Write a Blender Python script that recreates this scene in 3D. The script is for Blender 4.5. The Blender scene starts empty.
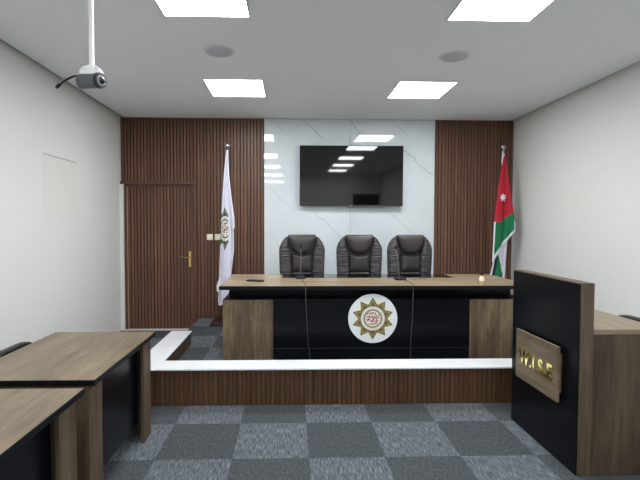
import bpy, bmesh, math, random
from mathutils import Vector, Matrix
random.seed(7)
COL = bpy.context.scene.collection
PI = math.pi

# ------------------------------------------------------------------ materials
def s2l(c):
    return tuple(((v/255)/12.92 if v/255 <= .04045 else ((v/255+.055)/1.055)**2.4) for v in c)+(1.0,)

class NT:
    """small node-expression helper"""
    def __init__(s, name):
        s.m = bpy.data.materials.new(name); s.m.use_nodes = True
        s.t = s.m.node_tree; s.b = s.t.nodes['Principled BSDF']
    def node(s, typ, **kw):
        n = s.t.nodes.new(typ)
        for k, v in kw.items(): setattr(n, k, v)
        return n
    def put(s, sock, v):
        if isinstance(v, bpy.types.NodeSocket): s.t.links.new(v, sock)
        else: sock.default_value = v
    def M(s, op, a, b=0.0, c=0.0, clamp=False):
        n = s.node('ShaderNodeMath', operation=op, use_clamp=clamp)
        s.put(n.inputs[0], a); s.put(n.inputs[1], b); s.put(n.inputs[2], c)
        return n.outputs[0]
    def coords(s):
        n = s.node('ShaderNodeTexCoord'); return n.outputs['Object']
    def xyz(s, v=None):
        n = s.node('ShaderNodeSeparateXYZ'); s.put(n.inputs[0], v or s.coords()); return n.outputs
    def vec(s, x, y, z):
        n = s.node('ShaderNodeCombineXYZ')
        for i, v in enumerate((x, y, z)): s.put(n.inputs[i], v)
        return n.outputs[0]
    def scale(s, v, sc, loc=(0,0,0), rot=(0,0,0)):
        n = s.node('ShaderNodeMapping'); s.put(n.inputs[0], v)
        n.inputs['Scale'].default_value = sc; n.inputs['Location'].default_value = loc; n.inputs['Rotation'].default_value = rot
        return n.outputs[0]
    def noise(s, v, scale=1, detail=2, rough=.5, dist=0):
        n = s.node('ShaderNodeTexNoise'); s.put(n.inputs['Vector'], v)
        n.inputs['Scale'].default_value = scale; n.inputs['Detail'].default_value = detail
        n.inputs['Roughness'].default_value = rough; n.inputs['Distortion'].default_value = dist
        return n.outputs['Fac']
    def mix(s, f, a, b):
        n = s.node('ShaderNodeMix', data_type='RGBA')
        s.put(n.inputs[0], f); s.put(n.inputs[6], a); s.put(n.inputs[7], b)
        return n.outputs[2]
    def ramp(s, f, stops):
        n = s.node('ShaderNodeValToRGB'); s.put(n.inputs[0], f); e = n.color_ramp.elements
        while len(e) < len(stops): e.new(.5)
        for i, (p, c) in enumerate(stops): e[i].position = p; e[i].color = c
        return n.outputs[0]
    def bump(s, h, strength=.3, dist=.01):
        n = s.node('ShaderNodeBump'); n.inputs['Strength'].default_value = strength; n.inputs['Distance'].default_value = dist
        s.put(n.inputs['Height'], h); s.put(s.b.inputs['Normal'], n.outputs[0])
    def col(s, v): s.put(s.b.inputs['Base Color'], v)
    def rough(s, v): s.put(s.b.inputs['Roughness'], v)
    def step(s, a, lo, hi):
        n = s.node('ShaderNodeMapRange', interpolation_type='SMOOTHSTEP')
        s.put(n.inputs[0], a); s.put(n.inputs[1], lo); s.put(n.inputs[2], hi); n.inputs[3].default_value = 0; n.inputs[4].default_value = 1
        return n.outputs[0]

def plain(name, c, rough=.5, metal=0, spec=.5, speck=.04, emit=0):
    n = NT(name); base = s2l(c)
    f = n.noise(n.coords(), 9, 3)
    d = tuple(v*(1-speck) for v in base[:3])+(1,); u = tuple(min(1, v*(1+speck)) for v in base[:3])+(1,)
    n.col(n.mix(f, d, u)); n.rough(rough); n.b.inputs['Metallic'].default_value = metal
    n.b.inputs['Specular IOR Level'].default_value = spec
    if emit:
        n.b.inputs['Emission Color'].default_value = base; n.b.inputs['Emission Strength'].default_value = emit
    return n.m

def wood(name, axis, dark, mid, light, rough=.45, plank=None):
    """laminate with the grain along axis 0/1/2"""
    n = NT(name); sc = [9, 9, 9]; sc[axis] = .9
    v = n.scale(n.coords(), tuple(sc))
    a0 = n.noise(v, 1, 6, .62, .35)
    sc3 = [14, 14, 14]; sc3[axis] = 5
    kn = n.noise(n.scale(n.coords(), tuple(sc3), (3, 1, 7)), 1, 5, .7, .8)
    a = n.M('ADD', n.M('MULTIPLY', a0, .72), n.M('MULTIPLY', kn, .28))
    sc2 = [60, 60, 60]; sc2[axis] = 2.5
    g = n.noise(n.scale(n.coords(), tuple(sc2)), 1, 4, .6)
    f = n.M('ADD', n.M('MULTIPLY', a, .75), n.M('MULTIPLY', g, .27))
    c = n.ramp(f, [(.36, s2l(dark)), (.5, s2l(mid)), (.65, s2l(light))])
    if plank:
        pax, w = plank
        x = n.xyz()[pax]
        p = n.M('ABSOLUTE', n.M('SUBTRACT', n.M('FRACT', n.M('DIVIDE', n.M('ADD', x, 10.03), w)), .5))
        line = n.step(p, .480, .497)
        c = n.mix(n.M('MULTIPLY', line, .4), c, s2l(dark))
    n.col(c); n.rough(rough); n.bump(g, .08, .002)
    n.b.inputs['Specular IOR Level'].default_value = .4
    return n.m

def slat_wood(name, dark, mid, light):
    n = NT(name)
    a = n.noise(n.scale(n.coords(), (28, 28, .35)), 1, 2, .5)
    g = n.noise(n.scale(n.coords(), (90, 90, 3)), 1, 4, .6)
    f = n.M('ADD', n.M('MULTIPLY', a, .6), n.M('MULTIPLY', g, .4))
    n.col(n.ramp(f, [(.3, s2l(dark)), (.5, s2l(mid)), (.7, s2l(light))])); n.rough(.42)
    n.b.inputs['Specular IOR Level'].default_value = .35
    return n.m

def carpet_mat():
    n = NT('carpet_tiles'); x, y, z = n.xyz()
    tx = n.M('DIVIDE', n.M('ADD', x, .381+20), .5); ty = n.M('DIVIDE', n.M('ADD', y, -3.40+20.8), .52)
    par = n.M('MODULO', n.M('ADD', n.M('FLOOR', tx), n.M('FLOOR', ty)), 2.0)      # 0 dark, 1 light
    streak = n.noise(n.scale(n.coords(), (170, 13, 40)), 1, 3, .6)
    fine = n.noise(n.coords(), 170, 2, .7)
    st2 = n.noise(n.scale(n.coords(), (70, 30, 40)), 1, 3, .65)
    light = n.ramp(n.M('ADD', n.M('MULTIPLY', streak, .75), n.M('MULTIPLY', fine, .25)), [(.38, s2l((60, 64, 69))), (.50, s2l((84, 89, 94))), (.62, s2l((118, 123, 129)))])
    dark = n.ramp(n.M('ADD', n.M('MULTIPLY', fine, .55), n.M('MULTIPLY', st2, .45)), [(.36, s2l((48, 52, 55))), (.52, s2l((68, 72, 76))), (.68, s2l((92, 96, 100)))])
    c = n.mix(par, dark, light)
    ex = n.M('ABSOLUTE', n.M('SUBTRACT', n.M('FRACT', tx), .5)); ey = n.M('ABSOLUTE', n.M('SUBTRACT', n.M('FRACT', ty), .5))
    e = n.step(n.M('MAXIMUM', ex, ey), .492, .499)
    c = n.mix(n.M('MULTIPLY', e, .35), c, s2l((60, 64, 68)))
    n.col(c); n.rough(.95); n.b.inputs['Specular IOR Level'].default_value = .12
    n.bump(n.M('ADD', fine, streak), .3, .002)
    return n.m

def marble_mat(name, base, vein, segs, plane='xz', rough=.03, wavy=.0):
    n = NT(name); X, Y, Z = n.xyz(); v = Z if plane == 'xz' else Y
    cloud = n.noise(n.scale(n.coords(), (1.2, 1.2, 1.2)), 1, 4, .6)
    c = n.mix(n.step(cloud, .35, .75), s2l(base), s2l(tuple(b-9 for b in base)))
    w1 = n.M('MULTIPLY', n.M('SUBTRACT', n.noise(n.coords(), 3.0, 4, .6), .5), .16)
    w2 = n.M('MULTIPLY', n.M('SUBTRACT', n.noise(n.scale(n.coords(), (1, 1, 1), (5, 3, 2)), 14, 3, .6), .5), .03)
    tot = None
    for (x0, z0, x1, z1, wd, st) in segs:
        L = math.hypot(x1-x0, z1-z0); dx, dz = (x1-x0)/L, (z1-z0)/L
        px = n.M('SUBTRACT', X, x0); pz = n.M('SUBTRACT', v, z0)
        t = n.M('ADD', n.M('MULTIPLY', px, dx), n.M('MULTIPLY', pz, dz))
        d = n.M('ADD', n.M('SUBTRACT', n.M('MULTIPLY', px, dz), n.M('MULTIPLY', pz, dx)), n.M('ADD', w1, w2))
        core = n.M('SUBTRACT', 1.0, n.step(n.M('ABSOLUTE', d), 0.0, wd))
        fade = n.M('MULTIPLY', n.step(t, 0.0, .12), n.M('SUBTRACT', 1.0, n.step(t, L-.15, L)))
        k = n.M('MULTIPLY', n.M('MULTIPLY', core, fade), st*.75)
        tot = k if tot is None else n.M('MAXIMUM', tot, k)
    c = n.mix(tot, c, s2l(vein))
    n.col(c); n.rough(rough)
    if wavy: n.bump(n.noise(n.coords(), 5, 1), wavy, .01)
    n.b.inputs['Specular IOR Level'].default_value = .6
    return n.m

WALL = plain('painted_wall', (224, 224, 221), .85, spec=.2, speck=.015)
CEIL = plain('painted_ceiling', (246, 248, 251), .9, spec=.1, speck=.01)
DARKGAP = plain('shadow_gap', (50, 50, 49), .9)
SLAT = slat_wood('walnut_slats', (78, 54, 42), (102, 72, 56), (130, 96, 76))
SLATK = slat_wood('walnut_slats_red', (64, 45, 28), (80, 56, 36), (102, 76, 52))
GAPW = plain('slat_groove', (52, 36, 29), .8)
CARPET = carpet_mat()
MARBLE = marble_mat('marble_cladding', (214, 221, 226), (150, 158, 166), [
    (.10, 3.06, .52, 2.70, .012, .8), (.80, 3.06, 1.05, 2.75, .014, .9), (1.40, 3.05, 1.75, 2.72, .010, .6),
    (1.55, 2.66, 2.12, 2.20, .016, .75), (.28, 1.72, .86, 1.22, .014, .65), (1.25, 1.80, 1.85, 1.35, .014, .5),
    (-.40, 2.20, .10, 1.60, .010, .55), (-.30, 2.99, -.05, 2.78, .010, .6), (-.38, 1.45, .05, .95, .010, .4), (1.5, 1.3, 2.1, .8, .012, .4)], wavy=.06)
KERBTOP = marble_mat('kerb_marble', (226, 228, 232), (170, 174, 180), [(-1.4, 4.55, -1.0, 4.35, .008, .5), (-.5, 3.95, .1, 3.75, .008, .35), (1.0, 3.75, 1.6, 3.98, .008, .35)], plane='xy', rough=.25)
OAKX = wood('oak_laminate_along_x', 0, (102, 86, 68), (140, 122, 99), (176, 158, 133), .36, plank=(1, .2))
OAKY = wood('oak_laminate_along_y', 1, (80, 67, 54), (111, 97, 80), (138, 122, 103), .42, plank=(0, .175))
OAKZ = wood('oak_laminate_upright', 2, (58, 47, 36), (98, 82, 63), (138, 118, 92), .5, plank=(0, .2))
OAKZY = wood('oak_laminate_side', 2, (58, 47, 36), (84, 70, 55), (110, 94, 75), .5)
BLACK = plain('black_laminate', (9, 12, 19), .28, spec=.22)
BLACKM = plain('black_edge', (10, 12, 17), .4, spec=.25)
GLOSS = plain('black_glass', (12, 18, 24), .04, spec=.6)
LEATHER = None
WHITE = plain('white_plastic', (226, 226, 226), .45)
BRASS = plain('brass', (214, 184, 110), .25, metal=1)
GOLD = plain('gold_letters', (255, 236, 160), .14, metal=1)
CHROME = plain('chrome', (205, 205, 205), .15, metal=1)
IVORY = plain('ivory_plastic', (226, 222, 196), .4)
BLK = plain('black_plastic', (20, 20, 22), .45)
GREY = plain('dark_grey_shell', (84, 88, 94), .45)
DGREY = plain('grey_grille', (196, 198, 203), .85)
SCREEN = plain('tv_screen', (7, 8, 10), .035, spec=.75)
FRAMEW = plain('door_frame_walnut', (88, 58, 46), .45)
MAROON = plain('maroon_base', (48, 20, 25), .6)
POLE = plain('pale_pole', (205, 205, 200), .3, metal=.4)

def leather(name, c, wrinkle):
    n = NT(name); f = n.noise(n.coords(), 30, 4)
    b = s2l(c); n.col(n.mix(f, tuple(v*.85 for v in b[:3])+(1,), tuple(v*1.15 for v in b[:3])+(1,)))
    n.rough(.42); n.b.inputs['Specular IOR Level'].default_value = .45
    if wrinkle:
        h = n.noise(n.scale(n.coords(), (6, 6, 42)), 1, 2, .5, .6)
        n.bump(h, 1.0, .035)
    else: n.bump(n.noise(n.coords(), 9, 3), .25, .01)
    return n.m
LEA = leather('leather_smooth', (60, 55, 57), False)
LEAW = leather('leather_wrinkled', (64, 60, 64), True)
LEAK = leather('black_leather', (12, 12, 13), False)
LEAD = leather('leather_seam', (24, 23, 26), False)

def star_emblem_nodes(n, u, v, r, base, palette):
    """ten pointed star medallion in the plane (u,v), r = 1 at the star tips; palette = outline, fill, core, ring"""
    rad = n.M('SQRT', n.M('ADD', n.M('MULTIPLY', u, u), n.M('MULTIPLY', v, v))); rad = n.M('DIVIDE', rad, r)
    ang = n.M('ARCTAN2', u, v)
    tri = n.M('PINGPONG', n.M('ADD', ang, 20*PI/10), PI/10)       # 0 at a tip, pi/10 in a valley; straight sided points
    rv = .68; sA = rv*math.sin(PI/10)
    edge = n.M('DIVIDE', sA, n.M('ADD', n.M('MULTIPLY', n.M('SINE', n.M('SUBTRACT', PI/10, tri)), rv), n.M('SINE', tri)))
    q = n.M('DIVIDE', rad, edge)
    ol, fill, core, ring, ink = palette
    def below(val, lim, s=.02): return n.M('SUBTRACT', 1.0, n.step(val, lim-s, lim+s))
    c = base
    c = n.mix(below(q, 1.0), c, s2l(ol)); c = n.mix(below(q, .90), c, s2l(fill))
    c = n.mix(below(q, .80), c, s2l(ol)); c = n.mix(below(q, .74), c, s2l(core))
    c = n.mix(below(rad, .60), c, s2l(ol)); c = n.mix(below(rad, .57), c, s2l((224, 224, 216)))
    # illegible fine marks of the ring
    sp = n.noise(n.vec(n.M('MULTIPLY', ang, 9.0), n.M('MULTIPLY', rad, 7.0), 0.0), 1, 1)
    band = n.M('MULTIPLY', n.step(rad, .46, .48), below(rad, .54, .01))
    c = n.mix(n.M('MULTIPLY', n.M('MULTIPLY', band, n.step(sp, .52, .6)), .35), c, s2l((120, 122, 116)))
    c = n.mix(below(rad, .44), c, s2l(ring)); c = n.mix(below(rad, .375), c, s2l((232, 226, 216)))
    return c, rad
GREENGOLD = ((78, 84, 52), (158, 138, 80), (112, 76, 40), (108, 100, 62), (140, 30, 60))
def emblem_disc_mat():
    n = NT('medallion_print'); X, Y, Z = n.xyz()
    halo = n.M('SQRT', n.M('ADD', n.M('MULTIPLY', X, X), n.M('MULTIPLY', Z, Z)))
    base = n.mix(n.step(halo, .12, .22), s2l((232, 226, 190)), s2l((226, 230, 234)))
    c, _ = star_emblem_nodes(n, X, Z, .212, base, GREENGOLD)
    n.col(c); n.rough(.35); return n.m

# ------------------------------------------------------------------ mesh helpers
def box(bm, x0, x1, y0, y1, z0, z1, bev=0.0, mi=0):
    m = Matrix.Translation(((x0+x1)/2, (y0+y1)/2, (z0+z1)/2)) @ Matrix.Diagonal((abs(x1-x0), abs(y1-y0), abs(z1-z0), 1))
    r = bmesh.ops.create_cube(bm, size=1, matrix=m)
    vs = r['verts']; fs = {f for v in vs for f in v.link_faces}
    for f in fs: f.material_index = mi
    if bev:
        es = list({e for v in vs for e in v.link_edges})
        bmesh.ops.bevel(bm, geom=es, offset=bev, segments=2, affect='EDGES', profile=.6)
    return bm

def cyl(bm, p0, p1, r0, r1=None, seg=20, cap=True, mi=0):
    r1 = r0 if r1 is None else r1
    p0, p1 = Vector(p0), Vector(p1); d = p1-p0
    q = d.to_track_quat('Z', 'Y').to_matrix().to_4x4()
    r = bmesh.ops.create_cone(bm, cap_ends=cap, segments=seg, radius1=r0, radius2=r1, depth=d.length, matrix=Matrix.Translation((p0+p1)/2) @ q)
    for v in r['verts']:
        for f in v.link_faces: f.material_index = mi
    return bm

def sphere(bm, c, r, sc=(1,1,1), seg=20):
    bmesh.ops.create_uvsphere(bm, u_segments=seg, v_segments=seg//2+2, radius=r, matrix=Matrix.Translation(c) @ Matrix.Diagonal((*sc, 1)))
    return bm

def tube(bm, pts, r, seg=8, sub=6):
    P = [Vector(p) for p in pts]; C = []
    n = len(P)
    for i in range(n-1):
        a = P[max(i-1, 0)]; b = P[i]; c = P[i+1]; d = P[min(i+2, n-1)]
        for k in range(sub):
            t = k/sub
            C.append(.5*((2*b)+(-a+c)*t+(2*a-5*b+4*c-d)*t*t+(-a+3*b-3*c+d)*t**3))
    C.append(P[-1]); rings = []
    for i, p in enumerate(C):
        t = (C[min(i+1, len(C)-1)]-C[max(i-1, 0)]).normalized()
        up = Vector((0, 0, 1)) if abs(t.z) < .9 else Vector((1, 0, 0))
        x = t.cross(up).normalized(); y = t.cross(x).normalized()
        rings.append([bm.verts.new(p+x*math.cos(2*PI*k/seg)*r+y*math.sin(2*PI*k/seg)*r) for k in range(seg)])
    for a, b in zip(rings, rings[1:]):
        for k in range(seg): bm.faces.new((a[k], a[(k+1) % seg], b[(k+1) % seg], b[k]))
    bm.faces.new(rings[0]); bm.faces.new(rings[-1][::-1])
    return bm

def prism_xz(bm, pts, y0, y1, bev=0.0):
    a = [bm.verts.new((x, y0, z)) for x, z in pts]; b = [bm.verts.new((x, y1, z)) for x, z in pts]
    n = len(pts); fs = [bm.faces.new(a), bm.faces.new(b[::-1])]
    for i in range(n): fs.append(bm.faces.new((a[i], b[i], b[(i+1) % n], a[(i+1) % n])))
    bmesh.ops.recalc_face_normals(bm, faces=fs)
    if bev:
        es = list({e for v in a+b for e in v.link_edges})
        bmesh.ops.bevel(bm, geom=es, offset=bev, segments=3, affect='EDGES', profile=.6)
    return bm

def pillow(bm, outline, y, bulge, rings=7, back=.03):
    """domed cushion facing -Y over an (x,z) outline"""
    cx = sum(p[0] for p in outline)/len(outline); cz = sum(p[1] for p in outline)/len(outline)
    L = []
    L.append([bm.verts.new((px, y+back, pz)) for px, pz in outline])
    for k in range(rings):
        t = k/(rings)                       # 0 edge .. 1 centre
        a = t*PI/2; s = math.cos(a)**.6 if t > 0 else 1.0; h = bulge*math.sin(a)**.8 if t > 0 else 0
        L.append([bm.verts.new((cx+(px-cx)*s, y-h, cz+(pz-cz)*s)) for px, pz in outline])
    c = bm.verts.new((cx, y-bulge, cz)); n = len(outline)
    for A, B in zip(L, L[1:]):
        for i in range(n): bm.faces.new((A[i], A[(i+1) % n], B[(i+1) % n], B[i]))
    for i in range(n): bm.faces.new((L[-1][i], L[-1][(i+1) % n], c))
    bmesh.ops.recalc_face_normals(bm, faces=bm.faces[:])
    return bm

def B(): return bmesh.new()
ORG = {}
def obj(name, bm, mats, parent=None, smooth=False, loc=None):
    """link a bmesh built in world metres; vertices become local to the thing's base"""
    me = bpy.data.meshes.new(name); o = bpy.data.objects.new(name, me)
    off = ORG.get(parent, Vector((0, 0, 0))) if parent else Vector(loc or (0, 0, 0))
    bmesh.ops.translate(bm, verts=bm.verts[:], vec=-off)
    bm.to_mesh(me); bm.free()
    for m in (mats if isinstance(mats, (list, tuple)) else [mats]): me.materials.append(m)
    if smooth:
        for p in me.polygons: p.use_smooth = True
        try: me.set_sharp_from_angle(angle=math.radians(45))
        except Exception: pass
    COL.objects.link(o)
    if parent: o.parent = parent; ORG[o] = off
    else: o.location = off; ORG[o] = off
    return o
def tag(o, label, cat, group=None):
    o['label'] = label; o['category'] = cat
    if group: o['group'] = group
    return o
def thing(name, label, cat, loc=(0, 0, 0), group=None):
    o = bpy.data.objects.new(name, None); o.empty_display_size = .1
    o.location = loc; COL.objects.link(o); ORG[o] = Vector(loc)
    return tag(o, label, cat, group)
def struct(name, bm, mats, parent=None, smooth=False, loc=None):
    o = obj(name, bm, mats, parent, smooth, loc)
    if not parent: o['kind'] = 'structure'
    return o
def copy_tree(o, parent=None):
    c = o.copy(); COL.objects.link(c); c.parent = parent
    for ch in list(o.children): copy_tree(ch, c)
    return c

# ------------------------------------------------------------------ room
XL, XR, YB, YF, ZC = -2.42, 3.24, 6.52, -4.3, 3.03
ZP = .16                                         # raised floor
struct('floor', box(B(), XL, XR, YF, YB, -.1, 0), CARPET)
struct('ceiling', box(box(B(), XL+.05, XR-.035, YF, YB, ZC, ZC+.05), XL-.1, XR+.1, YF, YB, ZC+.07, ZC+.12, mi=1), [CEIL, DARKGAP])
struct('wall_left', box(B(), XL-.12, XL, YF-.12, YB+.12, -.1, ZC+.12), WALL)
struct('wall_right', box(B(), XR, XR+.12, YF-.12, YB+.12, -.1, ZC+.12), WALL)
struct('wall_back', box(B(), XL, XR, YB, YB+.12, -.1, ZC+.12), WALL)
struct('wall_front', box(B(), XL, XR, YF-.12, YF, -.1, ZC+.12), WALL)

def slats(x0, x1, y, z0, z1, pitch, rib=.10, depth=.009):
    """ribbed panel: ridges standing off a grooved board, facing -Y"""
    bm = B(); box(bm, x0, x1, y+.001, y+.008, z0, z1, mi=1)
    n = max(1, round((x1-x0)/pitch)); p = (x1-x0)/n
    for i in range(n):
        a = x0+i*p+p*rib; b = x0+(i+1)*p-p*rib
        c = (b-a)*.16
        v = [(a, y+.001), (a+c*.4, y-depth), (b-c*.4, y-depth), (b, y+.001)]
        lo = [bm.verts.new((q[0], q[1], z0)) for q in v]; hi = [bm.verts.new((q[0], q[1], z1)) for q in v]
        for k in range(3): bm.faces.new((lo[k], lo[k+1], hi[k+1], hi[k]))
        bm.faces.new(hi); bm.faces.new(lo[::-1])
    return bm
def merge(a, b):
    me = bpy.data.meshes.new('t'); b.to_mesh(me); a.from_mesh(me); b.free(); bpy.data.meshes.remove(me); return a
YW = 6.505
w = slats(-1.345, -.392, YW, 0, ZC, .047); w = merge(w, slats(XL+.002, -1.345, YW, 2.125, ZC, .047)); box(w, -.392, -.384, YW-.012, YB, 0, ZC)
struct('wall_back_left', w, [SLAT, GAPW])
w = slats(2.086, XR-.01, YW, 0, ZC, .047); box(w, 2.078, 2.086, YW-.012, YB, 0, ZC)
struct('wall_back_right', w, [SLAT, GAPW])
w = B(); box(w, -.384, .853, 6.494, YB, 0, ZC-.004, .001); box(w, .857, 2.078, 6.494, YB, 0, ZC-.004, .001)
struct('wall_back_center', w, MARBLE)

# door with its frame
d = thing('door_1', 'walnut ribbed door with brass lever handle at left of back wall', 'door', (-1.87, 6.47, 0)); d['kind'] = 'structure'
del d['category']; del d['label']
f = B(); box(f, -2.372, -2.335, 6.475, YB, 0, 2.06, .004); box(f, -1.400, -1.348, 6.468, YB, 0, 2.06, .004); box(f, -2.418, -1.345, 6.455, YB, 2.085, 2.125, .004); box(f, -2.405, -1.348, 6.488, YB, 2.055, 2.085, .001)
obj('door_frame', f, FRAMEW, d)
obj('door_leaf', slats(-2.335, -1.401, YW+.004, .012, 2.056, .047), [SLAT, GAPW], d)
obj('edge_strip', box(B(), -2.338, -2.328, 6.486, 6.50, .01, 2.05), plain('edge_strip', (170, 150, 120), .4), d)
obj('threshold', box(B(), -2.40, -1.345, 6.44, 6.50, 0, .012, .002), plain('threshold_white', (220, 205, 205), .4), d)
h = B(); box(h, -1.468, -1.432, 6.484, 6.494, .90, 1.13, .003)
hp = obj('door_handle', h, BRASS, d)
h = B(); cyl(h, (-1.45, 6.49, 1.045), (-1.45, 6.44, 1.045), .010); tube(h, [(-1.445, 6.44, 1.045), (-1.50, 6.437, 1.042), (-1.545, 6.437, 1.046), (-1.575, 6.437, 1.052)], .009)
obj('lever', h, BRASS, hp, True)
h = B(); cyl(h, (-1.45, 6.486, .975), (-1.45, 6.480, .975), .010); obj('keyhole_cover', h, BRASS, hp, True)

struct('trim_4', box(B(), XL, -2.372, 6.45, 6.50, 0, 2.084), WALL)
# platform with its low front kerb
XK0, XK1, YK0, YK1 = -1.34, -1.115, 3.73, 5.08
struct('platform_floor', box(B(), XK0+.02, XR, YK0+.02, YW-.014, .001, ZP), CARPET)
KZ = .318
k = slats(XK0+.008, XR-.01, YK0+.018, 0, KZ-.014, .040, .08, .006)
box(k, XK0+.018, XR-.01, YK0+.02, YK0+.205, 0, KZ-.015)
box(k, XK0+.018, XK1-.012, YK0+.205, YK1-.01, 0, KZ-.015)
struct('trim_1', k, [SLATK, GAPW])
k = B(); box(k, XK0-.004, XR-.002, YK0-.006, YK0+.235, KZ-.014, KZ, .003); box(k, XK0-.004, XK1, YK0+.236, YK1, KZ-.014, KZ, .003)
struct('trim_2', k, KERBTOP)
struct('trim_3', box(B(), XK0+.012, XK0+.02, YK1-.01, YW-.012, 0, ZP, .001), SLATK)

# ------------------------------------------------------------------ ceiling lights and speakers
PANEL = plain('light_diffuser', (255, 255, 252), .5, emit=30)
PANEL.node_tree.nodes['Principled BSDF'].inputs['Emission Color'].default_value = (.97, 1.0, 1.0, 1)
ys = [5.075, 3.03, 1.05, -.98, -3.01]
ordn = ['first', 'second', 'third', 'fourth', 'fifth']
lamp0 = None
for ci, cx in enumerate((-.608, 1.452)):
    for ri, cy in enumerate(ys):
        side = 'left' if ci == 0 else 'right'
        lab = 'square white ceiling light panel, %s from the marble wall in the %s row' % (ordn[ri], side)
        if lamp0 is None:
            lamp0 = thing('ceiling_light', lab, 'ceiling light', (cx, cy, ZC), 'square light panels in the ceiling')
            fr = B(); a = .315; b = .300
            box(fr, cx-a, cx+a, cy-a, cy-b, ZC-.006, ZC, .001); box(fr, cx-a, cx+a, cy+b, cy+a, ZC-.006, ZC, .001)
            box(fr, cx-a, cx-b, cy-b, cy+b, ZC-.006, ZC, .001); box(fr, cx+b, cx+a, cy-b, cy+b, ZC-.006, ZC, .001)
            obj('frame', fr, WHITE, lamp0); obj('diffuser', box(B(), cx-b, cx+b, cy-b, cy+b, ZC-.004, ZC), PANEL, lamp0)
        else:
            c = copy_tree(lamp0); c.location = (cx, cy, ZC); tag(c, lab, 'ceiling light', 'square light panels in the ceiling')
for cx, cy, lab in ((-.63, 4.0, 'round flush ceiling speaker between the left light panels'), (1.46, 4.05, 'round flush ceiling speaker between the right light panels')):
    s = thing('ceiling_speaker', lab, 'speaker', (cx, cy, ZC), 'ceiling speakers')
    r = B(); cyl(r, (cx, cy, ZC-.008), (cx, cy, ZC), .125, .135, 40)
    obj('rim', r, plain('speaker_rim', (214, 216, 220), .8), s, True)
    g = B(); cyl(g, (cx, cy, ZC-.013), (cx, cy, ZC-.006), .102, .112, 40); obj('grille', g, DGREY, s, True)

# ------------------------------------------------------------------ television
tv = thing('television', 'black flat screen television mounted on the marble wall', 'television', (.858, 6.45, 2.21))
x0, x1, z0, z1, yt = .122, 1.594, 1.785, 2.636, 6.395
obj('housing', box(B(), x0+.01, x1-.01, yt+.012, yt+.05, z0+.01, z1-.01, .006), BLK, tv)
fr = B(); t = .007
box(fr, x0, x1, yt-.003, yt+.02, z1-t, z1, .002); box(fr, x0, x1, yt-.003, yt+.02, z0, z0+.014, .002)
box(fr, x0, x0+t, yt-.003, yt+.02, z0+.014, z1-t, .002); box(fr, x1-t, x1, yt-.003, yt+.02, z0+.014, z1-t, .002)
obj('bezel', fr, BLK, tv)
obj('screen', box(B(), x0+t, x1-t, yt, yt+.012, z0+.014, z1-t), SCREEN, tv)
obj('maker_mark', box(B(), .835, .875, yt-.006, yt-.002, z0-.002, z0+.009, .001), CHROME, tv)
obj('wall_bracket', box(B(), .6, 1.1, yt+.045, 6.485, 1.98, 2.42, .004), BLK, tv)
c = B(); tube(c, [(.842, 6.489, 2.60), (.842, 6.488, 2.70), (.843, 6.489, 2.79)], .005)
obj('power_cable', c, WHITE, tv, True)
# tilt the set a little forward
tv.rotation_euler = (.0195, 0, -.009)

# ------------------------------------------------------------------ judges' long desk
dk = thing('long_desk', 'long oak-topped desk with black front and round medallion on the platform', 'desk', (.855, 4.9, ZP))
DX0, DX1, DY0, DY1, DZ = -.70, 2.405, 4.375, 5.39, .92
tp = B(); box(tp, DX0, DX1, DY0, DY1, DZ-.038, DZ-.0015, .002)
o = obj('desktop', tp, BLACKM, dk)
obj('top_veneer', box(B(), DX0+.003, DX1-.003, DY0+.003, DY1-.003, DZ-.0016, DZ), OAKX, o)
obj('inlay_panel', box(B(), -.10, 1.85, 5.035, 5.385, DZ, DZ+.002), GLOSS, o, )
obj('upper_rail', box(B(), -.626, 2.335, 4.70, 4.73, .775, DZ-.038, .002), BLACK, dk)
obj('front_panel', box(B(), -.1775, 1.7995, 4.456, 4.48, .284, .772, .001), BLACK, dk)
obj('panel_shelf', box(B(), -.1775, 1.7995, 4.48, 4.70, .755, .775), BLACKM, dk)
obj('seam_strip', box(B(), -.1775, 1.7995, 4.458, 4.47, .279, .284), plain('seam_grey', (58, 62, 64), .3), dk)
obj('plinth', box(B(), -.1775, 1.7995, 4.457, 4.48, ZP, .279), BLACK, dk)
for a, b in ((-.675, -.178), (1.80, 2.36)):
    p = obj('pedestal', box(B(), a, b, 4.45, 5.05, ZP, .772, .003), OAKZ, dk)
    obj('pedestal_cap', box(B(), a+.004, b-.002, 4.455, 5.05, .772, .778, .001), BLACKM, p)
for a in (-.65, 2.30):
    obj('side_support', box(B(), a, a+.03, 4.73, 5.32, .778 if False else .778, DZ-.038, .001), BLACK, dk)
for a in (-.65, 2.30):
    obj('rear_leg', box(B(), a, a+.05, 5.05, 5.32, ZP, .778, .001), BLACK, dk)
# medallion
mcx, mcz = .817, .583
md = thing('medallion', 'round white medallion with green and gold ten-pointed star on the long desk front', 'emblem', (mcx, 4.456, mcz))
c = B(); cyl(c, (mcx, 4.455, mcz), (mcx, 4.440, mcz), .246, .246, 96)
obj('disc', c, emblem_disc_mat(), md)
INK = plain('maroon_ink', (138, 34, 62), .4)
c = B(); yq = 4.4385
def stroke(pts, r=.0042):
    tube(c, [(mcx+a*1.10, yq, mcz+b*1.10) for a, b in pts], r, 6, 5)
stroke([(-.055, .035), (-.040, .052), (-.018, .040), (-.005, .055), (.012, .040)])
stroke([(.020, .058), (.030, .030), (.050, .022), (.056, .042)])
stroke([(-.062, .005), (-.045, .022), (-.025, .008), (-.008, .020), (.006, .004), (.030, .010), (.058, .002)])
stroke([(-.050, -.020), (-.030, -.008), (-.016, -.028), (.004, -.010), (.020, -.028), (.044, -.014)])
stroke([(-.036, -.045), (-.010, -.052), (.014, -.042), (.038, -.048)])
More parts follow.
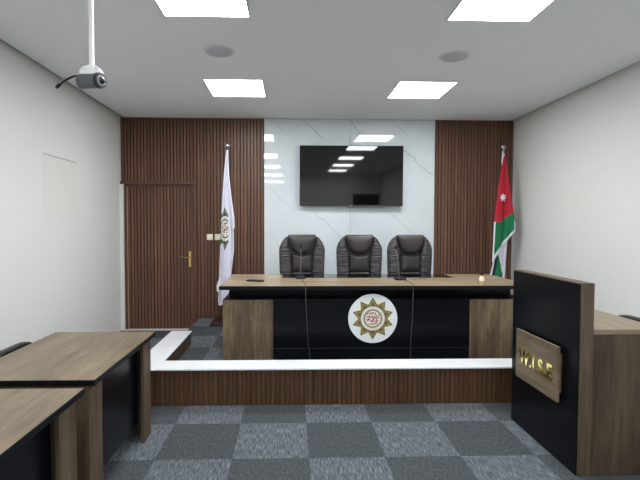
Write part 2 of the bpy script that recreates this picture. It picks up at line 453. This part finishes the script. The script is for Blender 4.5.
stroke([(-.004, .030), (.000, .0), (-.004, -.035)]); stroke([(.036, .004), (.034, -.03), (.046, -.036)])
stroke([(-.030, .030), (-.036, .0), (-.056, -.012)]); stroke([(.012, .026), (.020, .012), (.012, -.004)])
for a, b in ((-.02, .062), (.004, .064), (.058, -.022), (-.058, -.034), (.0, -.063), (.024, -.06)): sphere(c, (mcx+a, yq, mcz+b), .004, (1, .5, 1), 8)
obj('calligraphy', c, INK, md, True)

# ------------------------------------------------------------------ executive chairs
def outline_round(pts, r=.02, k=4):
    """round the corners of an (x,z) polygon"""
    out = []; n = len(pts)
    for i in range(n):
        p = Vector(pts[i]); a = Vector(pts[i-1]); b = Vector(pts[(i+1) % n])
        ra = min(r, (a-p).length*.45); rb = min(r, (b-p).length*.45)
        s = p+(a-p).normalized()*ra; e = p+(b-p).normalized()*rb
        for j in range(k+1):
            t = j/k; q = (1-t)**2*s+2*t*(1-t)*p+t*t*e; out.append((q.x, q.y))
    return out
def exec_chair():
    r = thing('executive_chair', '', 'chair', (0, 0, 0), 'executive chairs behind the long desk')
    shell = outline_round([(-.245, .56), (-.262, .8), (-.270, 1.08), (-.235, 1.17), (-.165, 1.235), (.165, 1.235), (.235, 1.17), (.270, 1.08), (.262, .8), (.245, .56)], .05)
    bm = B(); prism_xz(bm, shell, .03, .085, .012); obj('backrest', bm, LEAD, r, True)
    for s in (-1, 1):
        ol = [(s*x, z) for x, z in outline_round([(.118, .60), (.118, .95), (.128, 1.05), (.178, 1.232), (.235, 1.165), (.272, 1.075), (.264, .8), (.248, .60)], .03)]
        bm = B(); pillow(bm, ol, .03, .055); obj('side_bolster', bm, LEAW, r, True)
    ol = outline_round([(-.100, 1.045), (-.142, 1.12), (-.176, 1.245), (.176, 1.245), (.142, 1.12), (.100, 1.045), (.055, 1.015), (-.055, 1.015)], .035)
    bm = B(); pillow(bm, ol, .02, .075); obj('headrest', bm, LEA, r, True)
    ol = outline_round([(-.112, .785), (-.118, 1.0), (-.06, .995), (0, .99), (.06, .995), (.118, 1.0), (.112, .785)], .02)
    bm = B(); pillow(bm, ol, .022, .055); lc = obj('lumbar_cushion', bm, LEA, r, True)
    bm = B(); box(bm, -.112, .112, 0, .02, .768, .776, .004); obj('piping', bm, plain('pale_piping', (150, 146, 142), .5), lc)
    bm = B(); box(bm, -.113, .113, .0, .04, .60, .764, .01); obj('lower_cushion', bm, LEAD, r)
    bm = B(); box(bm, -.25, .25, -.46, .06, .42, .53, .04); obj('seat', bm, LEA, r, True)
    for s in (-1, 1):
        bm = B(); box(bm, s*.262-.027, s*.262+.027, -.28, -.02, .60, .635, .012)
        a = obj('armrest', bm, LEAD, r, True)
        bm = B(); tube(bm, [(s*.262, -.26, .605), (s*.28, -.24, .50), (s*.24, -.18, .43)], .014); obj('bracket', bm, BLK, a, True)
        bm = B(); tube(bm, [(s*.262, -.04, .605), (s*.28, -.02, .5), (s*.24, -.02, .45)], .014); obj('bracket', bm, BLK, a, True)
    bm = B(); cyl(bm, (0, -.18, .12), (0, -.18, .43), .028); obj('gas_column', bm, BLK, r, True)
    bm = B()
    for k in range(5):
        a = 2*PI*k/5+.3; cyl(bm, (0, -.18, .13), (.28*math.cos(a), -.18+.28*math.sin(a), .075), .026, .016, 10)
    obj('star_base', bm, BLK, r, True)
    for k in range(5):
        a = 2*PI*k/5+.3; x = .28*math.cos(a); y = -.18+.28*math.sin(a)
        bm = B(); cyl(bm, (x-.022*math.sin(a), y+.022*math.cos(a), .030), (x+.022*math.sin(a), y-.022*math.cos(a), .030), .030, None, 14); cyl(bm, (x, y, .04), (x, y, .08), .008, None, 8)
        obj('castor', bm, BLK, r, True)
    return r
ch = exec_chair()
for i, (x, y, rz, lab) in enumerate(((.135, 5.47, 0, 'dark leather executive chair nearest the white flag, behind a microphone'),
                                     (.838, 5.47, 0, 'dark leather executive chair directly below the television, middle of three'),
                                     (1.468, 5.47, .10, 'dark leather executive chair turned slightly, nearest the red and green flag'))):
    o = ch if i == 0 else copy_tree(ch)
    o.location = (x, y, ZP); o.scale = (1.035, 1, .992); o.rotation_euler = (0, 0, rz); o['label'] = lab

# ------------------------------------------------------------------ things on the desk
CABLE = plain('grey_cable', (70, 74, 76), .5)
def microphone(bx, by, tip, cab, lab):
    m = thing('desk_microphone', lab, 'microphone', (bx, by, DZ), 'gooseneck microphones on the long desk')
    b = B(); box(b, bx-.055, bx+.055, by-.06, by+.06, DZ, DZ+.028, .010); obj('base', b, BLK, m, True)
    b = B(); box(b, bx+.02, bx+.035, by-.045, by-.03, DZ+.027, DZ+.032, .001); obj('button', b, GREY, m)
    tx, ty, tz = tip
    b = B(); tube(b, [(bx, by+.03, DZ+.025), ((bx*2+tx)/3, by+.03, DZ+.12), ((bx+2*tx)/3, (by+ty)/2, DZ+.25), (tx, ty, tz-.03)], .0045); obj('gooseneck', b, plain('gooseneck_steel', (130, 130, 132), .3, metal=.6), m, True)
    b = B(); cyl(b, (tx, ty, tz-.035), (tx, ty-.01, tz+.01), .010, .012, 12); obj('microphone_head', b, BLK, m, True)
    b = B(); tube(b, cab, .0035); obj('cable', b, CABLE, m, True)
microphone(.105, 4.98, (.110, 4.95, 1.295), [(.105, 4.92, DZ+.012), (.12, 4.75, DZ+.005), (.14, 4.55, DZ+.005), (.142, 4.385, DZ+.006), (.143, 4.369, DZ-.01), (.145, 4.37, .80), (.155, 4.39, .6), (.170, 4.425, .35), (.185, 4.435, .25), (.20, 4.42, ZP+.01), (.28, 4.40, ZP+.01)], 'black gooseneck microphone in front of the chair nearest the white flag')
microphone(1.19, 4.86, (1.150, 4.90, 1.285), [(1.20, 4.80, DZ+.012), (1.235, 4.65, DZ+.005), (1.225, 4.5, DZ+.005), (1.20, 4.385, DZ+.006), (1.20, 4.369, DZ-.01), (1.20, 4.37, .80), (1.198, 4.38, .6), (1.19, 4.40, .35), (1.20, 4.41, ZP+.01), (1.26, 4.41, ZP+.01)], 'black gooseneck microphone between the medallion and the right-hand chair')
rm = thing('remote_control', 'black remote control lying on the left end of the long desk', 'remote control', (-.375, 4.73, DZ))
b = B(); box(b, -.465, -.285, 4.695, 4.76, DZ, DZ+.018, .006)
bmesh.ops.rotate(b, verts=b.verts[:], cent=(-.375, 4.73, DZ), matrix=Matrix.Rotation(-.35, 3, 'Z')); obj('case', b, BLK, rm, True)
b = B()
for i in range(6):
    for j in range(2): box(b, -.445+i*.022, -.435+i*.022, 4.715+j*.016, 4.723+j*.016, DZ+.017, DZ+.020)
bmesh.ops.rotate(b, verts=b.verts[:], cent=(-.375, 4.73, DZ), matrix=Matrix.Rotation(-.35, 3, 'Z')); obj('buttons', b, GREY, rm)
bx, by = 1.945, 4.52
bt = thing('small_bottle', 'small bottle with white label and black cap near the right desk end', 'bottle', (bx, by, DZ))
b = B(); cyl(b, (bx, by, DZ), (bx, by, DZ+.070), .024, .024, 20); cyl(b, (bx, by, DZ+.070), (bx, by, DZ+.088), .024, .012, 20); obj('bottle_body', b, plain('amber_glass', (206, 172, 118), .15), bt, True)
b = B(); cyl(b, (bx, by, DZ+.030), (bx, by, DZ+.069), .0250, None, 24, cap=False); obj('paper_label', b, plain('label_white', (236, 228, 222), .6), bt, True)
b = B(); cyl(b, (bx, by, DZ+.086), (bx, by, DZ+.114), .014, None, 16); obj('cap', b, BLK, bt, True)

# ------------------------------------------------------------------ flags
def interp(P, t):
    t = max(0, min(1, t))*(len(P)-1); i = min(int(t), len(P)-2); f = t-i
    return tuple(P[i][k]+(P[i+1][k]-P[i][k])*f for k in range(2))
def cloth(L, R, y, amp, folds, nu=28, nv=60, phase=0, band=None, seam=.0):
    """hanging cloth between left and right edge lines (x,z); band(u,v)->material index"""
    bm = B(); G = []
    def P(u, v, dy=0):
        a = interp(L, v); b = interp(R, v); x = a[0]+(b[0]-a[0])*u; z = a[1]+(b[1]-a[1])*u
        w = min(1, .15+v*1.3)
        d = amp*w*math.sin(2*PI*folds*u+phase+1.2*v)+amp*.35*w*math.sin(2*PI*folds*2.3*u+2*v+phase)
        return (x, y+d+dy, z)
    for j in range(nv+1): G.append([bm.verts.new(P(i/nu, j/nv)) for i in range(nu+1)])
    for j in range(nv):
        for i in range(nu):
            f = bm.faces.new((G[j][i], G[j][i+1], G[j+1][i+1], G[j+1][i]))
            if band: f.material_index = band((i+.5)/nu, (j+.5)/nv)
    bmesh.ops.recalc_face_normals(bm, faces=bm.faces[:])
    return bm, P
def fabric(name, c, rough=.75):
    n = NT(name); n.col(n.mix(n.noise(n.coords(), 60, 2), s2l(tuple(v*.96 for v in c)), s2l(c))); n.rough(rough)
    n.b.inputs['Specular IOR Level'].default_value = .3; n.b.inputs['Sheen Weight'].default_value = .1
    return n.m
FW = fabric('white_satin', (226, 226, 240), .5); FR = fabric('red_satin', (182, 22, 46), .55); FG = fabric('green_satin', (14, 118, 74), .55); FK = fabric('black_satin', (22, 34, 34), .6)
def flag_stand(name, label, x, y, top, basemat):
    t = thing(name, label, 'flag', (x, y, ZP))
    b = B(); cyl(b, (x, y, ZP+.03), (x, y, top-.05), .014, .012, 16); obj('pole', b, POLE, t, True)
    b = B(); cyl(b, (x, y, top-.10), (x, y, top-.06), .017, .020, 16); cyl(b, (x, y, top-.06), (x, y, top-.045), .026, .014, 16); sphere(b, (x, y, top-.005), .040, (1, 1, .95), 24); obj('finial', b, CHROME, t, True)
    b = B(); box(b, x-.21, x+.21, y-.27, y+.21, ZP, ZP+.03, .008); cyl(b, (x, y, ZP+.03), (x, y, ZP+.08), .045, .03, 20); obj('base', b, basemat, t, True)
    return t
wf = flag_stand('flag_stand', 'furled white flag with green star emblem on a pole beside the door', -.872, 6.24, 2.60, MAROON)
WL = [(-.882, 2.52), (-.915, 2.19), (-.936, 1.92), (-.958, 1.58), (-.973, 1.20), (-.996, .76), (-1.010, .48), (-1.0, .40)]
WR = [(-.855, 2.52), (-.840, 2.19), (-.822, 1.92), (-.792, 1.645), (-.778, 1.42), (-.776, 1.16), (-.812, .86), (-.85, .44)]
def flag_emblem_mat():
    n = NT('white_satin_with_emblem'); X, Y, Z = n.xyz()
    base = n.mix(n.noise(n.coords(), 60, 2), s2l((218, 218, 232)), s2l((226, 226, 240)))
    u = n.M('MULTIPLY', n.M('SUBTRACT', X, -.900-(-.872)), 1.9); v = n.M('SUBTRACT', Z, 1.46-ZP)
    c, rad = star_emblem_nodes(n, u, v, .30, base, ((36, 52, 42), (120, 136, 120), (44, 58, 46), (44, 58, 50), (110, 30, 60)))
    blot = n.noise(n.vec(n.M('MULTIPLY', u, 34.0), 0.0, n.M('MULTIPLY', v, 34.0)), 1, 1)
    k = n.M('MULTIPLY', n.step(blot, .50, .54), n.M('SUBTRACT', 1.0, n.step(rad, .30, .33)))
    c = n.mix(k, c, s2l((110, 40, 66)))
    c = n.mix(n.step(X, .012, .018), c, base)
    n.col(c); n.rough(.5); return n.m
bm, PW = cloth(WL, WR, 6.17, .028, 1.6, band=None, phase=.6)
cl = obj('flag_cloth', bm, flag_emblem_mat(), wf, True)
# outer fold hanging on the right, ending in a short hem
bm, _ = cloth([(-.866, 2.50), (-.862, 2.19), (-.842, 1.9), (-.818, 1.66), (-.80, 1.45)], [(-.850, 2.50), (-.838, 2.19), (-.806, 1.9), (-.768, 1.62), (-.762, 1.47)], 6.128, .010, 1.2, 10, 30, 1.0)
obj('outer_fold', bm, FW, cl, True)
bm, _ = cloth([(-.990, .75), (-1.012, .68), (-1.008, .60)], [(-.95, .80), (-.96, .68), (-.97, .60)], 6.12, .006, 1, 8, 10)
obj('lower_fold', bm, FW, cl, True)

jf = flag_stand('flag_stand', 'furled red and green flag with white star on a pole beside the right wall', 2.958, 6.24, 2.60, MAROON)
JL = [(2.923, 2.47), (2.905, 2.33), (2.879, 2.205), (2.836, 1.862), (2.806, 1.558), (2.796, 1.309), (2.78, 1.0)]
JR = [(2.946, 2.47), (2.960, 2.33), (2.978, 2.205), (3.032, 1.862), (3.071, 1.655), (3.086, 1.559), (3.095, 1.448)]
def jb(u, v):
    lim = .667+.02*math.sin(u*5)
    if v < lim: return 0
    if v > .955: return 2
    if u > .94 and v > .80: return 2
    if u < .05 and v > .60: return 2
    return 1
bm, PJ = cloth(JL, JR, 6.14, .022, 1.4, 40, 90, 2.0, band=jb)
jc = obj('flag_cloth', bm, [FR, FG, FW], jf, True)
bm, _ = cloth([(2.872, 1.40), (2.829, 1.02), (2.787, .80), (2.770, .60)], [(3.025, 1.40), (3.003, 1.02), (2.995, .75), (2.995, .52)], 6.19, .018, 1.2, 30, 40, .5,
              band=lambda u, v: 2 if u < .10 or u > .84 else (3 if u < .26 else (2 if u > 1.5*v-.05 and v < .55 else 1)))
obj('rear_fold', bm, [FR, FG, FW, FK], jc, True)
bm, _ = cloth([(2.925, 2.50), (2.92, 2.43), (2.918, 2.38)], [(2.966, 2.50), (2.968, 2.40), (2.972, 2.26)], 6.20, .004, 1, 6, 8)
obj('hoist_sleeve', bm, FW, jc, True)
# seven-pointed star
b = B(); pts = []
for k in range(14):
    r = .056 if k % 2 == 0 else .024; a = PI/2+k*PI/7
    pts.append((2.902+r*.8*math.cos(a)*1.15, 1.895+r*1.1*math.sin(a)))
prism_xz(b, pts, 6.098, 6.102); obj('star', b, FW, jc)

# ------------------------------------------------------------------ lectern at the right
LY0, LY1, LX = 2.625, 3.43, 1.727
le = thing('lectern', 'black fronted oak lectern desk at right with a name board on its front', 'lectern', (1.98, 3.03, 0))
obj('front_board', box(B(), LX+.006, LX+.088, LY0, LY1, 0, 1.174, .002), OAKZY, le)
obj('black_panel', box(B(), LX-.002, LX+.006, LY0+.004, LY1-.002,   .004, 1.168, .001), BLACK, le)
obj('desktop', box(B(), LX+.088, 2.262, LY0, LY1, .865, .895, .002), wood('oak_laminate_pale', 1, (106, 92, 75), (128, 113, 94), (150, 134, 113), .4), le)
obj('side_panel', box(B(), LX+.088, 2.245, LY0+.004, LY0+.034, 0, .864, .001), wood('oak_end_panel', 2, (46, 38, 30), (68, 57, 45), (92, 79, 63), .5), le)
obj('side_panel', box(B(), LX+.088, 2.245, LY1-.034, LY1-.004, 0, .864, .001), OAKZ, le)
obj('shelf', box(B(), LX+.09, 1.86, LY0+.036, LY1-.036, .45, .475, .001), OAKY, le)
nb = thing('name_board', 'oak board with gold lettering mounted on the black lectern front', 'sign', (1.70, 3.03, .57))
SB = wood('oak_sign', 1, (80, 69, 55), (112, 98, 79), (140, 124, 102), .45)
obj('backing', box(B(), 1.700, 1.724, 2.785, 3.25, .45, .70, .001), OAKZY, nb)
b = B(); box(b, 1.682, 1.700, 2.765, 3.285, .398, .752, .002); obj('board', b, SB, nb)
cu = bpy.data.curves.new('lettering', 'FONT'); cu.body = 'W.I.S.E'; cu.size = .136; cu.extrude = .004; cu.offset = .0042; cu.align_x = 'CENTER'; cu.space_character = 1.12
to = bpy.data.objects.new('lettering', cu); COL.objects.link(to)
dg = bpy.context.evaluated_depsgraph_get(); me = bpy.data.meshes.new_from_object(to.evaluated_get(dg))
bpy.data.objects.remove(to)
lt = bpy.data.objects.new('lettering', me); me.materials.clear(); me.materials.append(GOLD); COL.objects.link(lt); lt.parent = nb
# x axis of the text runs along -Y, y axis up, faces -X
me.transform(Matrix(((0, 0, -1, 0), (-.92, 0, 0, 0), (0, 1, 0, 0), (0, 0, 0, 1))))
lt.location = (1.678-1.70, 3.015-3.03, .524-.57)

# ------------------------------------------------------------------ two desks at the left
def side_desk(y0, y1, lab):
    t = thing('side_desk', lab, 'desk', (-1.34, (y0+y1)/2, 0), 'oak-topped desks along the left wall')
    b = B(); box(b, -1.703, -.985, y0, y1, .709, .7385, .002); tpo = obj('desktop', b, BLACKM, t)
    obj('top_veneer', box(B(), -1.700, -.988, y0+.003, y1-.003, .7384, .740), OAKY, tpo)
    obj('modesty_panel', box(B(), -1.085, -1.070, y0+.15, y1-.15, .13, .709, .001), BLACK, t)
    for s, e in ((0, y0+.006), (1, y1-.176)):
        b = B(); box(b, -1.038, -1.018, e, e+.16, 0, .709, .0015)
        lg = obj('leg', b, OAKZY, t)
        yy = e if s == 0 else e+.135
        obj('end_panel', box(B(), -1.64, -1.0385, yy, yy+.025, 0, .709, .001), OAKZY, lg)
    return t
side_desk(2.263, 3.281, 'oak-topped side desk nearer the platform, black modesty panel between oak legs')
side_desk(1.14, 2.153, 'oak-topped side desk nearest the camera in the lower left corner')

# low visitor chairs half hidden behind the desks
def visitor_chair(lab, loc, rz, top):
    r = thing('visitor_chair', lab, 'chair', (0, 0, 0))
    ol = outline_round([(-.24, top-.34), (-.27, top-.08), (-.17, top), (.17, top), (.27, top-.08), (.24, top-.34)], .09, 6)
    b = B(); prism_xz(b, ol, .02, .075, .018); obj('backrest', b, LEAK, r, True)
    b = B(); pillow(b, outline_round([(-.2, top-.3), (-.22, top-.09), (-.14, top-.03), (.14, top-.03), (.22, top-.09), (.2, top-.3)], .06), .02, .03); obj('back_cushion', b, LEAK, r, True)
    b = B(); box(b, -.25, .25, -.44, .06, .38, .46, .03); obj('seat', b, LEAD, r, True)
    for sx in (-1, 1):
        for sy in (-.40, .03):
            b = B(); cyl(b, (sx*.21, sy, 0), (sx*.21, sy, .40), .014, None, 12); obj('leg', b, CHROME, r, True)
        b = B(); tube(b, [(sx*.2, .048, .42), (sx*.21, .06, .55), (sx*.2, .05, top-.2)], .012); obj('back_post', b, CHROME, r, True)
    r.location = loc; r.rotation_euler = (0, 0, rz)
visitor_chair('black chair tucked behind the side desk beside the left wall', (-1.735, 2.90, 0), PI/2, .738)
visitor_chair('black chair behind the lectern desk beside the right wall', (2.33, 2.98, 0), -PI/2, .888)

# ------------------------------------------------------------------ ceiling camera on its pole
PX, PY = -1.110, 2.57
cm = thing('ceiling_camera', 'dark grey camera hanging on a white ceiling pole at upper left', 'camera', (PX, PY, ZC))
b = B(); cyl(b, (PX, PY, 2.40), (PX, PY, ZC), .0145, None, 24); obj('pole', b, WHITE, cm, True)
b = B(); cyl(b, (PX, PY, ZC-.012), (PX, PY, ZC), .06, None, 32); obj('ceiling_flange', b, WHITE, cm, True)
ax = Vector((.93, -.36, -.05)).normalized(); ctr = Vector((PX-.005, PY, 2.318))
b = B(); pts = []
for k in range(13):
    a = PI*k/12; pts.append((.062*math.cos(a), 2.352+.052*math.sin(a)))
prism_xz(b, [(PX+x, z) for x, z in pts], PY-.020, PY+.020, .004)
br = obj('bracket', b, WHITE, cm, True)
b = B()
for sx in (-.034, .034):
    b = B(); cyl(b, (PX+sx, PY-.026, 2.380), (PX+sx, PY-.018, 2.380), .005, None, 10); obj('screw', b, DGREY, br)
body = B(); cyl(body, ctr-ax*.078, ctr+ax*.060, .039, None, 32)
bmesh.ops.bevel(body, geom=[e for e in body.edges if len(e.link_faces) == 2 and e.calc_face_angle() > 1], offset=.008, segments=3, affect='EDGES')
bo = obj('camera_body', body, GREY, cm, True)
b = B(); cyl(b, ctr+ax*.055, ctr+ax*.074, .043, .041, 32); fr_ = obj('front_ring', b, BLK, bo, True)
b = B(); cyl(b, ctr+ax*.073, ctr+ax*.0775, .032, .030, 32); obj('lens_rim', b, plain('lens_silver', (150, 156, 162), .25, metal=.7), bo, True)
b = B(); sphere(b, ctr+ax*.070, .022); obj('lens', b, GLOSS, bo, True)
b = B(); tube(b, [tuple(ctr-ax*.076+Vector((0, 0, .028))), (PX-.10, PY+.02, 2.352), (PX-.15, PY+.01, 2.325), (PX-.178, PY, 2.295)], .0055); cb = obj('cable', b, BLK, cm, True)
b = B(); cyl(b, (PX-.176, PY, 2.299), (PX-.196, PY, 2.279), .010, .009, 12); obj('plug', b, BLK, cb, True)

# ------------------------------------------------------------------ wall fittings
for a, lab in ((-1.206, 'ivory wall switch plate nearest the door handle'), (-1.092, 'ivory wall switch plate partly behind the white flag')):
    t = thing('light_switch', lab, 'switch', (a+.043, 6.49, 1.336), 'switch plates beside the door')
    obj('plate', box(B(), a, a+.086, 6.482, 6.494, 1.293, 1.379, .003), IVORY, t)
    obj('rocker', box(B(), a+.026, a+.060, 6.478, 6.483, 1.312, 1.360, .002), WHITE, t)
ap = thing('access_panel', 'faint painted rectangular access panel high on the left wall', 'panel', (XL, 4.85, 1.9))
PANW = plain('painted_panel', (222, 222, 217), .85, spec=.2, speck=.015)
obj('cover', box(B(), XL, XL+.0018, 4.50, 5.18, 1.59, 2.20, .001), PANW, ap)
b = B()
for i in range(17): box(b, XL, XL+.004, 4.50+i*.04, 4.525+i*.04, 2.204, 2.214)
obj('vent_slots', b, plain('slot_dark', (165, 165, 160), .8), ap)
# glazed dark opening in the wall behind the viewer (seen as a reflection in the television)
w1 = B(); box(w1, 2.15, 3.15, YF, YF+.03, 1.3, 2.25, .004)
struct('window_1', w1, plain('dark_glazing', (36, 38, 42), .2))

# ------------------------------------------------------------------ world, camera, colour
wd = bpy.data.worlds.new('world'); bpy.context.scene.world = wd; wd.use_nodes = True
wd.node_tree.nodes['Background'].inputs[0].default_value = (.5, .55, .6, 1); wd.node_tree.nodes['Background'].inputs[1].default_value = .3
cam = bpy.data.cameras.new('camera'); co = bpy.data.objects.new('camera', cam); COL.objects.link(co)
f = 450.0; CX = 304.0; roll = .002
psi = math.atan((CX-291)/f); th = math.atan(16/f*math.cos(psi))
r0 = Vector((math.cos(psi), -math.sin(psi), 0)); U0 = Vector((math.sin(psi)*math.sin(th), math.cos(psi)*math.sin(th), math.cos(th)))
F = Vector((math.sin(psi)*math.cos(th), math.cos(psi)*math.cos(th), -math.sin(th)))
R = r0*math.cos(roll)+U0*math.sin(roll); U = -r0*math.sin(roll)+U0*math.cos(roll)
mw = Matrix((( R.x, U.x, -F.x, 0), (R.y, U.y, -F.y, 0), (R.z, U.z, -F.z, 1.525), (0, 0, 0, 1)))
co.matrix_world = mw
cam.sensor_width = 36; cam.lens = 36*f/640; cam.shift_x = (320-CX)/640; cam.clip_start = .05
sc = bpy.context.scene; sc.camera = co
sc.view_settings.view_transform = 'Standard'; sc.view_settings.look = 'None'; sc.view_settings.exposure = 0
